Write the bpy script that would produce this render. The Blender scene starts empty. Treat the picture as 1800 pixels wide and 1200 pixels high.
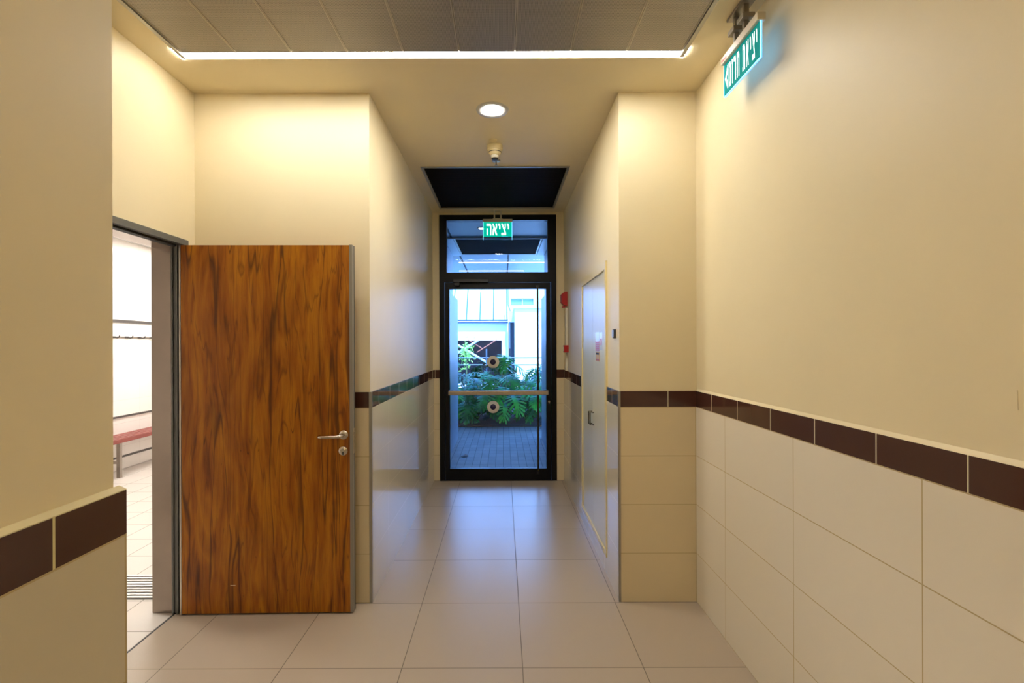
import bpy, math, random
from mathutils import Vector, Matrix

# ------------------------------------------------------------------ camera, world, sun, exposure
scn = bpy.context.scene
COL = scn.collection
PI = math.pi
F = 843.0                                   # focal length in pixels of the 1800 px wide frame

cam_d = bpy.data.cameras.new('camera')
cam_d.sensor_width = 36.0
cam_d.lens = F / 1800.0 * 36.0
cam_d.shift_x = 16.0 / 1800.0
cam_d.shift_y = 7.0 / 1800.0
cam_d.clip_start = 0.05
cam = bpy.data.objects.new('camera', cam_d)
COL.objects.link(cam)
cam.location = (0, 0, 1.6)
cam.rotation_euler = (PI/2, math.radians(0.2), 0)
scn.camera = cam

scn.view_settings.view_transform = 'Standard'
scn.view_settings.look = 'None'
scn.view_settings.gamma = 1.0
scn.view_settings.use_curve_mapping = False
scn.view_settings.exposure = 1.38

world = bpy.data.worlds.new('sky')
scn.world = world
world.use_nodes = True
_wn = world.node_tree.nodes; _wl = world.node_tree.links
_bg = _wn['Background']
_tc = _wn.new('ShaderNodeTexCoord'); _sep = _wn.new('ShaderNodeSeparateXYZ'); _cr = _wn.new('ShaderNodeValToRGB')
_wl.new(_tc.outputs['Generated'], _sep.inputs[0]); _wl.new(_sep.outputs['Z'], _cr.inputs[0]); _wl.new(_cr.outputs[0], _bg.inputs[0])
_cr.color_ramp.elements[0].position = 0.0; _cr.color_ramp.elements[0].color = (0.20, 0.47, 1.0, 1)
_cr.color_ramp.elements[1].position = 0.8; _cr.color_ramp.elements[1].color = (0.08, 0.30, 1.0, 1)
_bg.inputs[1].default_value = 4.2

sun_d = bpy.data.lights.new('sun', 'SUN')
sun_d.energy = 2.3
sun_d.color = (0.78, 0.90, 1.0)
sun_d.angle = math.radians(1.0)
sun = bpy.data.objects.new('sun', sun_d)
COL.objects.link(sun)
sun.rotation_euler = Vector((-0.12, 0.62, -0.78)).to_track_quat('-Z', 'Y').to_euler()

STRIP_E = 26.0      # emission of the hall's light strips
DOWN_E = 110.0
ROOM_E = 16.0

def P(px, py, Y):
    return ((px-884.0)*Y/F, Y, 1.6-(py-607.0)*Y/F)

# ------------------------------------------------------------------ material helpers
def lin(h):
    h = h.lstrip('#')
    v = [int(h[i:i+2], 16)/255.0 for i in (0, 2, 4)]
    return tuple((c/12.92 if c <= 0.04045 else ((c+0.055)/1.055)**2.4) for c in v) + (1,)

class NT:
    def __init__(s, name):
        s.m = bpy.data.materials.new(name); s.m.use_nodes = True
        s.n = s.m.node_tree.nodes; s.l = s.m.node_tree.links
        s.b = s.n['Principled BSDF']
    def put(s, sock, v):
        if isinstance(v, bpy.types.NodeSocket): s.l.new(v, sock)
        else: sock.default_value = v
    def math(s, op, a, b=0.0, c=None):
        nd = s.n.new('ShaderNodeMath'); nd.operation = op
        s.put(nd.inputs[0], a); s.put(nd.inputs[1], b)
        if c is not None: s.put(nd.inputs[2], c)
        return nd.outputs[0]
    def pos(s):
        return s.n.new('ShaderNodeNewGeometry').outputs['Position']
    def xyz(s, v):
        nd = s.n.new('ShaderNodeSeparateXYZ'); s.l.new(v, nd.inputs[0]); return nd.outputs
    def comb(s, x=0.0, y=0.0, z=0.0):
        nd = s.n.new('ShaderNodeCombineXYZ')
        for i, v in enumerate((x, y, z)): s.put(nd.inputs[i], v)
        return nd.outputs[0]
    def vmul(s, v, k):
        nd = s.n.new('ShaderNodeVectorMath'); nd.operation = 'MULTIPLY'
        s.put(nd.inputs[0], v); nd.inputs[1].default_value = k; return nd.outputs[0]
    def noise(s, v, scale=5.0, detail=3.0, rough=0.5, dist=0.0, out=0):
        nd = s.n.new('ShaderNodeTexNoise'); s.put(nd.inputs['Vector'], v)
        nd.inputs['Scale'].default_value = scale; nd.inputs['Detail'].default_value = detail
        nd.inputs['Roughness'].default_value = rough; nd.inputs['Distortion'].default_value = dist
        return nd.outputs[out]
    def ramp(s, f, stops, interp='LINEAR'):
        nd = s.n.new('ShaderNodeValToRGB'); cr = nd.color_ramp; cr.interpolation = interp
        while len(cr.elements) < len(stops): cr.elements.new(0.5)
        for e, (p, c) in zip(cr.elements, stops):
            e.position = p; e.color = c if len(c) == 4 else tuple(c)+(1,)
        s.put(nd.inputs[0], f); return nd.outputs[0]
    def mix(s, f, a, b, mode='MIX'):
        nd = s.n.new('ShaderNodeMix'); nd.data_type = 'RGBA'; nd.blend_type = mode
        s.put(nd.inputs[0], f); s.put(nd.inputs[6], a); s.put(nd.inputs[7], b)
        return nd.outputs[2]
    def bump(s, h, strength=0.2, dist=0.002):
        nd = s.n.new('ShaderNodeBump'); nd.inputs['Strength'].default_value = strength
        nd.inputs['Distance'].default_value = dist
        s.l.new(h, nd.inputs['Height']); s.l.new(nd.outputs[0], s.b.inputs['Normal'])
    def grid(s, coord, origin, spacing, width):
        # 1 on a joint, 0 elsewhere, along one axis
        f = s.math('FRACT', s.math('DIVIDE', s.math('SUBTRACT', coord, origin - 100*spacing), spacing))
        d = s.math('MINIMUM', f, s.math('SUBTRACT', 1.0, f))
        return s.math('LESS_THAN', d, width*0.5/spacing)
    def cell(s, coord, origin, spacing):
        return s.math('FLOOR', s.math('DIVIDE', s.math('SUBTRACT', coord, origin - 100*spacing), spacing))

def plain(name, col, rough=0.5, metal=0.0, spec=0.5, nscale=0, namp=0.06, bump=0.0):
    t = NT(name)
    c = lin(col) if isinstance(col, str) else tuple(col)+(1,) if len(col) == 3 else col
    if nscale:
        n = t.noise(t.pos(), nscale, 3)
        lo = tuple(x*(1-namp) for x in c[:3])+(1,); hi = tuple(min(1, x*(1+namp)) for x in c[:3])+(1,)
        t.put(t.b.inputs['Base Color'], t.ramp(n, [(0.3, lo), (0.7, hi)]))
        if bump: t.bump(n, bump)
    else:
        t.b.inputs['Base Color'].default_value = c
    t.b.inputs['Roughness'].default_value = rough
    t.b.inputs['Metallic'].default_value = metal
    t.b.inputs['Specular IOR Level'].default_value = spec
    return t.m

def emit(name, col, strength):
    t = NT(name)
    c = lin(col) if isinstance(col, str) else tuple(col)+(1,)
    t.b.inputs['Base Color'].default_value = c
    t.b.inputs['Emission Color'].default_value = c
    t.b.inputs['Emission Strength'].default_value = strength
    t.b.inputs['Roughness'].default_value = 0.8
    t.b.inputs['Specular IOR Level'].default_value = 0.1
    return t.m

def tiles(name, col, grout, axes, width, rough, vary=0.03, bump=0.4, spec=0.5, wear=0.0, roughn=0.0):
    """axes: list of (axis index, origin, spacing)."""
    t = NT(name); p = t.pos(); x = t.xyz(p)
    g = None; cells = []
    for a, o, s in axes:
        q = t.grid(x[a], o, s, width)
        g = q if g is None else t.math('MAXIMUM', g, q)
        cells.append(t.cell(x[a], o, s))
    wn = t.n.new('ShaderNodeTexWhiteNoise'); wn.noise_dimensions = '3D'
    t.l.new(t.comb(*cells), wn.inputs['Vector'])
    c = lin(col); lo = tuple(v*(1-vary) for v in c[:3])+(1,); hi = tuple(min(1, v*(1+vary)) for v in c[:3])+(1,)
    base = t.ramp(wn.outputs['Value'], [(0, lo), (1, hi)])
    if wear:
        n = t.noise(p, 2.2, 5, 0.6, 0.6)
        k = t.ramp(n, [(0.35, (1-wear, 1-wear, 1-wear*1.1, 1)), (0.65, (1, 1, 1, 1))])
        base = t.mix(1.0, base, k, 'MULTIPLY')
    t.put(t.b.inputs['Base Color'], t.mix(g, base, lin(grout)))
    if roughn:
        n2 = t.noise(p, 3.0, 4, 0.6, 1.0)
        r = t.math('ADD', rough-roughn*0.5, t.math('MULTIPLY', n2, roughn))
    else:
        r = rough
    t.put(t.b.inputs['Roughness'], t.math('MAXIMUM', r, t.math('MULTIPLY', g, 0.7)))
    t.b.inputs['Specular IOR Level'].default_value = spec
    t.bump(t.math('SUBTRACT', 1.0, g), bump, 0.001)
    return t.m

PAINT = '#e9dab4'
M = {}
M['paint'] = plain('cream_yellow_paint', PAINT, 0.45, 0, 0.35, nscale=3.0, namp=0.015)
M['ceil_paint'] = plain('ceiling_paint', '#ddceaa', 0.55, 0, 0.3, nscale=3.0, namp=0.015)
FL = '#b5a592'
M['floor'] = tiles('floor_tiles', FL, '#6f6354', [(0, 0.0925, 0.6), (1, 2.981, 0.6)], 0.0045, 0.27, 0.03, 0.3, 0.5)
TC, GC = '#dfcda6', '#b7a274'
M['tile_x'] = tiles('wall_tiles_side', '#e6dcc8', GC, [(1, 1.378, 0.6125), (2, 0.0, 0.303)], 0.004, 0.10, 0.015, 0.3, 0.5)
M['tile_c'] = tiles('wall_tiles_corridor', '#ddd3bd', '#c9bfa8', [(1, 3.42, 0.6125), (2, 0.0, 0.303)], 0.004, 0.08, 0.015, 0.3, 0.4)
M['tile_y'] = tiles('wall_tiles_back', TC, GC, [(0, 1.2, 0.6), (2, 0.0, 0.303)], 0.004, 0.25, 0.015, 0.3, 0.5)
M['tile_l'] = tiles('wall_tiles_left', '#cdc1a4', GC, [(1, 0.378, 0.6125), (2, 0.0, 0.303)], 0.004, 0.12, 0.015, 0.3, 0.5)  # same tile darkened, the dim foreground put into its colour
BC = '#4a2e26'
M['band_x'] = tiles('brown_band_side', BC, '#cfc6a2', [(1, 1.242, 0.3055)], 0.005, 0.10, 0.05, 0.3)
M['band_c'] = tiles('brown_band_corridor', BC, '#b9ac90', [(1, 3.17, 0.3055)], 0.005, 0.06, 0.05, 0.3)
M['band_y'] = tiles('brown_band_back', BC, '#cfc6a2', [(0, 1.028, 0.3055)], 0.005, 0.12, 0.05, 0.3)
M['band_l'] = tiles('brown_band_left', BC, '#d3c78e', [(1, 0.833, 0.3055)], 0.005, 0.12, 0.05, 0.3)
M['grout'] = plain('cream_grout', '#d8c99a', 0.6)
M['steel'] = plain('brushed_steel', '#b7aea2', 0.30, 1.0, nscale=40, namp=0.05)
M['jamb'] = plain('stainless_jamb', '#9a8d81', 0.22, 1.0, nscale=6, namp=0.06)
M['alu'] = plain('grey_aluminium', '#a29e94', 0.38, 0.7)
M['grey_frame'] = plain('grey_painted_frame', '#6e6f6c', 0.4, 0.3)
M['seal'] = plain('rubber_seal', '#2b2d2e', 0.6)
M['black'] = plain('black_door_frame', '#0c0c0f', 0.35, 0.0, 0.22)
M['blackmetal'] = plain('black_hardware', '#08080a', 0.35)
M['void'] = plain('grille_void', '#040303', 0.8)
M['slat'] = plain('grille_slat', '#140d08', 0.6, 0.0, 0.12)
M['handle'] = plain('satin_steel_handle', '#c8bdae', 0.25, 1.0)
M['cream_door'] = plain('cream_cupboard_laminate', '#dad6c0', 0.28, 0, 0.4)
M['cream_frame'] = plain('cream_yellow_frame', '#e6d59a', 0.3)
M['darkpull'] = plain('bronze_pull', '#4b4430', 0.3, 0.9)
M['white_pl'] = plain('white_plastic', '#e2dcc8', 0.4)
M['ivory_pl'] = plain('ivory_plastic', '#dfce9f', 0.4)
M['red'] = plain('red_plastic', '#b0121a', 0.35)
M['greyp'] = plain('grey_plastic', '#8f98ac', 0.3)
M['housing'] = plain('sign_housing', '#cfc4ae', 0.4)
M['strip'] = emit('light_strip_diffuser', (1.0, 0.975, 0.93), STRIP_E)
M['strip_fill'] = emit('rear_fill_strip', (1.0, 0.95, 0.86), STRIP_E*0.8)
M['bulb'] = emit('downlight_lamp', (1.0, 0.96, 0.90), DOWN_E)
M['bulb_out'] = emit('outdoor_downlight_lamp', (0.9, 0.96, 1.0), 14)
M['strip_out'] = emit('outdoor_light_strip', (1.0, 0.9, 0.95), 3)
M['room_lamp'] = emit('changing_room_lamp', (1.0, 0.97, 0.93), ROOM_E)
M['sign_green'] = emit('green_sign_face', (0.0, 0.42, 0.30), 0.42)
M['sign_green2'] = emit('teal_sign_face', (0.0, 0.18, 0.16), 0.30)
M['sign_white'] = emit('white_sign_letters', (0.85, 1.0, 0.97), 0.55)
M['sign_edge'] = emit('glowing_acrylic_edge', (0.20, 0.65, 1.0), 1.2)
M['halo_glow'] = emit('sign_halo_glow', (0.20, 0.50, 1.0), 0.45)
M['sticker_white'] = plain('sticker_white', '#f2ecdc', 0.5)
M['sticker_navy'] = plain('sticker_navy', '#1e1846', 0.4)
M['ring'] = plain('downlight_ring', '#b9b6ae', 0.4)
M['refl'] = plain('reflector', '#d8d8d8', 0.15, 1.0)
M['white_wall'] = tiles('changing_room_tiles', '#efe9e2', '#d4cec8', [(1, 0, 0.6), (2, 0.0, 0.3)], 0.004, 0.15, 0.01, 0.2)
M['white_ceil'] = plain('changing_room_ceiling', '#e8e6e2', 0.5)
M['room_floor'] = tiles('changing_room_floor', '#cfc6bc', '#8d8478', [(0, -2.28, 0.30), (1, 3.347, 0.324)], 0.006, 0.3, 0.02, 0.3)
M['trim_dark'] = plain('dark_wall_strip', '#5a5552', 0.4, 0.3)
M['bench_wood'] = plain('red_brown_bench_slat', '#8e4a44', 0.4, nscale=20, namp=0.1)
M['bench_steel'] = plain('bench_steel', '#a69d94', 0.3, 1.0)
M['grating'] = plain('grating_steel', '#e0dcd8', 0.4, 0.3)

def wood():
    t = NT('orange_brown_veined_wood'); p = t.pos()
    warp = t.noise(t.vmul(p, (1.0, 0.0, 0.35)), 4.0, 2, 0.5, 0, 1)
    nd = t.n.new('ShaderNodeVectorMath'); nd.operation = 'MULTIPLY_ADD'
    t.l.new(warp, nd.inputs[0]); nd.inputs[1].default_value = (0.09, 0.0, 0.0); t.l.new(p, nd.inputs[2])
    q = nd.outputs[0]
    big = t.noise(t.vmul(q, (1.0, 0.0, 0.15)), 7.0, 3, 0.55, 0.8)
    c = t.ramp(big, [(0.30, lin('#8a4c0a')), (0.45, lin('#b06a0e')), (0.56, lin('#c07c14')), (0.72, lin('#a05c0c'))])
    mid = t.noise(t.vmul(q, (1.0, 0.0, 0.10)), 26.0, 5, 0.6, 0.5)
    c = t.mix(0.65, c, t.ramp(mid, [(0.30, lin('#7a4a22')), (0.43, lin('#d8b894')), (0.60, (1, 1, 1, 1))]), 'MULTIPLY')
    fine = t.noise(t.vmul(q, (1.0, 0.0, 0.05)), 110.0, 3, 0.6, 0.2)
    c = t.mix(0.35, c, t.ramp(fine, [(0.3, (0.5, 0.42, 0.34, 1)), (0.5, (1, 1, 1, 1))]), 'MULTIPLY')
    # dark veins that swell and fade along the grain
    v = t.noise(t.vmul(q, (1.0, 0.0, 0.06)), 6.5, 2, 0.5, 0.3)
    vd = t.math('ABSOLUTE', t.math('SUBTRACT', v, 0.5))
    wide = t.ramp(t.noise(t.vmul(p, (1.0, 0, 0.7)), 4.5, 2), [(0.40, (0, 0, 0, 1)), (0.64, (1, 1, 1, 1))])
    vein = t.math('SMOOTH_MIN', 1.0, t.math('MAXIMUM', 0.0, t.math('SUBTRACT', 1.0, t.math('DIVIDE', vd, t.math('ADD', 0.004, t.math('MULTIPLY', wide, 0.024))))), 0.1)
    c = t.mix(t.math('MULTIPLY', vein, 0.80), c, lin('#461f07'))
    v2 = t.noise(t.vmul(q, (1.0, 0.0, 0.07)), 15.0, 2, 0.5, 0.6)
    vd2 = t.math('ABSOLUTE', t.math('SUBTRACT', v2, 0.52))
    vein2 = t.ramp(vd2, [(0.0, (.55, .55, .55, 1)), (0.02, (0, 0, 0, 1))])
    c = t.mix(vein2, c, lin('#5a2c0a'))
    fk = t.ramp(t.noise(t.vmul(q, (1.0, 0.0, 0.18)), 60.0, 2, 0.5, 0.5), [(0.70, (0, 0, 0, 1)), (0.78, (1, 1, 1, 1))])
    c = t.mix(t.math('MULTIPLY', fk, 0.6), c, lin('#341a08'))
    t.put(t.b.inputs['Base Color'], c)
    t.b.inputs['Roughness'].default_value = 0.34
    t.b.inputs['Specular IOR Level'].default_value = 0.4
    return t.m
M['wood'] = wood()
M['edge_grey'] = plain('grey_door_edging', '#8f8a80', 0.4, 0.2)
M['bracket'] = plain('sign_bracket', '#8d857a', 0.35, 0.5)
M['surround'] = plain('pale_surround_board', '#c0ccd8', 0.4)
M['seam'] = plain('pale_panel_edge', '#b5aa9a', 0.4, 0.3)

def perforated():
    t = NT('perforated_metal_panel'); p = t.pos(); x = t.xyz(p)
    s = 0.006
    fx = t.math('SUBTRACT', t.math('FRACT', t.math('DIVIDE', t.math('ADD', x[0], 10.0), s)), 0.5)
    fy = t.math('SUBTRACT', t.math('FRACT', t.math('DIVIDE', t.math('ADD', x[1], 10.0), s)), 0.5)
    r = t.math('SQRT', t.math('ADD', t.math('MULTIPLY', fx, fx), t.math('MULTIPLY', fy, fy)))
    h = t.math('LESS_THAN', r, 0.26)
    t.put(t.b.inputs['Base Color'], t.mix(h, lin('#a8a096'), lin('#26231f')))
    t.put(t.b.inputs['Metallic'], t.math('SUBTRACT', 0.55, t.math('MULTIPLY', h, 0.5)))
    t.b.inputs['Roughness'].default_value = 0.5
    return t.m
M['perf'] = perforated()

def glass(name, tint, refl=1.35):
    m = bpy.data.materials.new(name); m.use_nodes = True
    n = m.node_tree.nodes; l = m.node_tree.links
    n.remove(n['Principled BSDF'])
    tr = n.new('ShaderNodeBsdfTransparent'); tr.inputs[0].default_value = tint
    gl = n.new('ShaderNodeBsdfGlossy'); gl.inputs['Roughness'].default_value = 0.01
    fr = n.new('ShaderNodeFresnel'); fr.inputs[0].default_value = refl
    mx = n.new('ShaderNodeMixShader')
    l.new(fr.outputs[0], mx.inputs[0]); l.new(tr.outputs[0], mx.inputs[1]); l.new(gl.outputs[0], mx.inputs[2])
    l.new(mx.outputs[0], n['Material Output'].inputs[0])
    return m
M['glass'] = glass('door_glass', (0.93, 0.97, 1.0, 1))
M['transom'] = glass('transom_glass', (0.90, 0.96, 1.0, 1), 1.16)
M['acrylic'] = glass('clear_acrylic', (0.75, 0.88, 0.95, 1))

# exterior materials
M['pavers'] = tiles('grey_paving_blocks', '#726f69', '#4c4a46', [(0, 0.0, 0.105), (1, 0.0, 0.21)], 0.008, 0.55, 0.12, 0.5, 0.4, 0.15)
M['ext_side'] = plain('pale_side_cladding', '#838d98', 0.4, 0.2, nscale=4, namp=0.04)
M['canopy'] = tiles('canopy_panels', '#8c98a4', '#20262c', [(0, -0.75, 0.85)], 0.03, 0.4, 0.01, 0.3)
M['canopy_box'] = plain('canopy_box', '#98a4b0', 0.45, 0.1)
M['soil'] = plain('dark_planter_soil', '#2e2419', 0.9, nscale=12, namp=0.5, bump=0.6)
M['ext_ground'] = plain('pale_ground', '#a8a8a0', 0.8, nscale=2, namp=0.1)
M['facade'] = plain('white_render', '#e9edf0', 0.7, nscale=2, namp=0.02)
M['facade2'] = plain('white_render_upper', '#e4eaee', 0.7, nscale=2, namp=0.02)
M['roof_sheet'] = tiles('metal_roof_sheet', '#c4ccd0', '#3f5f80', [(0, -0.76, 0.45)], 0.04, 0.5, 0.05, 0.6)
M['gutter'] = plain('steel_gutter', '#3c4c60', 0.5, 0.2)
M['dark_open'] = plain('dark_reddish_interior', '#2a1c1e', 0.8, nscale=5, namp=0.5)
M['dark_blue'] = plain('dark_recess', '#18242e', 0.6)
M['win'] = plain('pale_window_pane', '#7f9fb4', 0.15)
M['brace_white'] = plain('white_brace', '#c8d4dc', 0.5)
M['brace_orange'] = plain('orange_brace', '#c06a4a', 0.5)
M['rail'] = plain('steel_rail', '#6a7a8a', 0.4, 0.4)
def leafmat(name, a, b):
    t = NT(name)
    n = t.noise(t.pos(), 6.0, 2)
    t.put(t.b.inputs['Base Color'], t.ramp(n, [(0.35, lin(a)), (0.65, lin(b))]))
    t.b.inputs['Roughness'].default_value = 0.4
    t.b.inputs['Specular IOR Level'].default_value = 0.3
    return t.m
M['leaf'] = leafmat('glossy_green_leaf', '#12560e', '#338a1e')
M['leaf_b'] = leafmat('deep_green_leaf', '#0f4212', '#226a22')
M['leaf_d'] = leafmat('dark_undergrowth_leaf', '#0b2c14', '#17452a')
M['leaf_y'] = leafmat('light_green_leaf', '#6fa63a', '#a4d060')
M['stem'] = plain('plant_stem', '#4f5a2c', 0.6)
M['deadleaf'] = plain('dry_leaf', '#6a4a2c', 0.7)

# ------------------------------------------------------------------ mesh helpers
class MB:
    def __init__(s):
        s.v = []; s.f = []; s.m = []; s.sm = []; s.mats = []
    def mi(s, mat):
        m = M[mat] if isinstance(mat, str) else mat
        if m not in s.mats: s.mats.append(m)
        return s.mats.index(m)
    def add(s, vs, fs, mat, smooth=False):
        o = len(s.v); k = s.mi(mat)
        s.v += [tuple(v) for v in vs]
        for f in fs:
            s.f.append(tuple(i+o for i in f)); s.m.append(k); s.sm.append(smooth)
    def box(s, x0, x1, y0, y1, z0, z1, mat):
        x0, x1 = min(x0, x1), max(x0, x1); y0, y1 = min(y0, y1), max(y0, y1); z0, z1 = min(z0, z1), max(z0, z1)
        s.add([(x0,y0,z0),(x1,y0,z0),(x1,y1,z0),(x0,y1,z0),(x0,y0,z1),(x1,y0,z1),(x1,y1,z1),(x0,y1,z1)],
              [(0,3,2,1),(4,5,6,7),(0,1,5,4),(1,2,6,5),(2,3,7,6),(3,0,4,7)], mat)
        return s
    def cyl(s, p0, p1, r, mat, seg=20, r1=None, caps=True):
        return s.tube([p0, p1], [r, r if r1 is None else r1], mat, seg, caps)
    def tube(s, path, r, mat, seg=12, caps=True):
        pts = [Vector(p) for p in path]
        rs = r if isinstance(r, (list, tuple)) else [r]*len(pts)
        vs = []; n = len(pts); prev = None
        for i, p in enumerate(pts):
            d = (pts[min(i+1, n-1)] - pts[max(i-1, 0)]).normalized()
            if prev is None:
                u = d.orthogonal().normalized()
            else:
                u = (prev - d*prev.dot(d)).normalized()
            prev = u; w = d.cross(u)
            for k in range(seg):
                a = 2*PI*k/seg
                vs.append(p + (u*math.cos(a) + w*math.sin(a))*rs[i])
        fs = []
        for i in range(n-1):
            for k in range(seg):
                a = i*seg+k; b = i*seg+(k+1) % seg
                fs.append((a, b, b+seg, a+seg))
        s.add(vs, fs, mat, True)
        if caps:
            s.add(vs[:seg], [tuple(reversed(range(seg)))], mat)
            s.add(vs[-seg:], [tuple(range(seg))], mat)
        return s
    def lathe(s, prof, c, axis, mat, seg=40, smooth=True):
        """prof: list of (radius, along axis)."""
        ax = Vector(axis).normalized(); u = ax.orthogonal().normalized(); w = ax.cross(u); c = Vector(c)
        vs = []
        for r, h in prof:
            for k in range(seg):
                a = 2*PI*k/seg
                vs.append(c + ax*h + (u*math.cos(a)+w*math.sin(a))*r)
        fs = []
        for i in range(len(prof)-1):
            for k in range(seg):
                a = i*seg+k; b = i*seg+(k+1) % seg
                fs.append((a, b, b+seg, a+seg))
        s.add(vs, fs, mat, smooth)
        return s
    def prism(s, poly, to3, h0, h1, mat):
        n = len(poly)
        vs = [to3(a, b, h0) for a, b in poly] + [to3(a, b, h1) for a, b in poly]
        s.add(vs, [tuple(range(n)), tuple(reversed(range(n, 2*n)))] + [(i, (i+1) % n, (i+1) % n+n, i+n) for i in range(n)], mat)
        return s
    def slab(s, us, vs_, holes, to3, w0, w1, mat):
        """wall or ceiling slab with rectangular holes (u0,u1,v0,v1)."""
        U = sorted(set(list(us)+[h[i] for h in holes for i in (0, 1)]))
        V = sorted(set(list(vs_)+[h[i] for h in holes for i in (2, 3)]))
        def solid(i, j):
            if i < 0 or j < 0 or i >= len(U)-1 or j >= len(V)-1: return False
            cu = (U[i]+U[i+1])/2; cv = (V[j]+V[j+1])/2
            return not any(h[0] < cu < h[1] and h[2] < cv < h[3] for h in holes)
        idx = {}
        def vid(i, j, k):
            if (i, j, k) not in idx:
                idx[(i, j, k)] = len(vl); vl.append(to3(U[i], V[j], (w0, w1)[k]))
            return idx[(i, j, k)]
        vl = []; fs = []
        for i in range(len(U)-1):
            for j in range(len(V)-1):
                if not solid(i, j): continue
                for k in (0, 1):
                    fs.append((vid(i,j,k), vid(i+1,j,k), vid(i+1,j+1,k), vid(i,j+1,k)))
                for (a, b, ni, nj) in (((i,j),(i,j+1),i-1,j), ((i+1,j),(i+1,j+1),i+1,j), ((i,j),(i+1,j),i,j-1), ((i,j+1),(i+1,j+1),i,j+1)):
                    if not solid(ni, nj):
                        fs.append((vid(*a,0), vid(*b,0), vid(*b,1), vid(*a,1)))
        s.add(vl, fs, mat)
        return s
    def build(s, name, parent=None, bevel=0.0, mtx=None, origin=None, recalc=True, **tags):
        vs = [Vector(v) for v in s.v]
        if mtx is not None: vs = [mtx @ v for v in vs]
        if origin is None:
            xs = [v.x for v in vs]; ys = [v.y for v in vs]; zs = [v.z for v in vs]
            origin = Vector(((min(xs)+max(xs))/2, (min(ys)+max(ys))/2, min(zs)))
        else: origin = Vector(origin)
        me = bpy.data.meshes.new(name)
        me.from_pydata([v-origin for v in vs], [], s.f)
        for m in s.mats: me.materials.append(m)
        for p, k, sm in zip(me.polygons, s.m, s.sm):
            p.material_index = k; p.use_smooth = sm
        if recalc:
            import bmesh
            bm = bmesh.new(); bm.from_mesh(me); bmesh.ops.recalc_face_normals(bm, faces=bm.faces); bm.to_mesh(me); bm.free()
        o = bpy.data.objects.new(name, me); COL.objects.link(o)
        wl = origin
        if parent is not None:
            o.parent = parent; o.location = wl - Vector(parent['_w'])
        else: o.location = wl
        o['_w'] = tuple(wl)
        if bevel:
            b = o.modifiers.new('bevel', 'BEVEL'); b.width = bevel; b.segments = 2; b.limit_method = 'ANGLE'
        for k, v in tags.items(): o[k] = v
        return o

def root(name, loc, **tags):
    o = bpy.data.objects.new(name, None); COL.objects.link(o)
    o.location = loc; o['_w'] = tuple(loc); o.empty_display_size = 0.1
    for k, v in tags.items(): o[k] = v
    return o
def boxo(name, b, mat, parent=None, bevel=0.0, **tags):
    return MB().box(*b, mat).build(name, parent, bevel, **tags)
S = dict(kind='structure')
def XY(w): return lambda u, v, w: (u, v, w)
mapXZ = lambda u, v, w: (u, w, v)      # wall facing Y: u=X, v=Z, w=Y
mapYZ = lambda u, v, w: (w, u, v)      # wall facing X: u=Y, v=Z, w=X
mapXYz = lambda u, v, w: (u, v, w)     # ceiling

# ------------------------------------------------------------------ measures
CZ = 3.18                                # ceiling height
XR = 1.212                               # right wall paint
YB = 3.0                                 # back wall
XCL, XCR = -0.832, 0.728                 # corridor paint faces
YE = 5.70                                # end wall
XD = -1.925                              # wall with the timber door
XF, YF = -0.797, 0.98                    # foreground wall
T1, T2 = 1.214, 1.312                    # top of tiles, top of brown band

# ------------------------------------------------------------------ floor and ceiling
MB().box(-1.97, 1.5, -3.0, 5.86, -0.12, 0.0, 'floor').build('floor', **S)
MB().box(-6.0, -1.972, 0.0, 9.0, -0.12, -0.002, 'room_floor').build('floor_changing_room', **S)
G = (-0.70, 0.575, 4.25, 5.50)
DL = (-0.065, 3.217)
MB().slab((-2.12, 1.4), (-3.0, 5.86), [(-1.725, 0.972, 1.0, 2.638), G, (DL[0]-0.06, DL[0]+0.06, DL[1]-0.06, DL[1]+0.06)],
          mapXYz, CZ, CZ+0.12, 'ceil_paint').build('ceiling', **S)
boxo('ceiling_void', (-1.80, 1.05, 0.95, 2.66, CZ+0.13, CZ+0.16), 'void', **S)

# ------------------------------------------------------------------ walls of the hall
def dado(parent, box_tile, tmat, box_band, bmat):
    MB().box(*box_tile, tmat).build('tile_dado', parent)
    MB().box(*box_band, bmat).build('brown_tile_band', parent)

boxo('trim_floor_joint', (-1.975, -1.966, YF, 3.0, -0.002, 0.0006), 'seal', **S)
w = boxo('wall_right', (XR, XR+0.15, -3.0, 3.12, 0, CZ), 'paint', **S)
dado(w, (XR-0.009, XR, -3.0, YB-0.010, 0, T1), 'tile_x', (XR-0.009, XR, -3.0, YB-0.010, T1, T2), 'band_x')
mb = MB(); mb.prism([(XR, T2), (XR-0.009, T2), (XR-0.007, T2+0.004), (XR, T2+0.014)], lambda a, b, h: (a, h, b), -3.0, YB-0.010, 'paint'); mb.build('plaster_ledge', w)
# short scratch in the paint
mb = MB(); mb.tube([P(1789, 689, 0), (XR-0.0015, 843*1.212/(1789-884), 1.6-(689-607)*1.1285/843), (XR-0.0015, 1.127, 1.6-(724-607)*1.127/843)][1:], 0.0008, 'ceil_paint', 6)
mb.build('paint_scratch', w)

w = boxo('wall_back_right', (XCR, XR+0.15, YB, YB+0.12, 0, CZ), 'paint', **S)
dado(w, (XCR+0.004, XR-0.009, YB-0.010, YB, 0, T1), 'tile_y', (XCR+0.004, XR-0.009, YB-0.010, YB, T1, T2), 'band_y')

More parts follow.
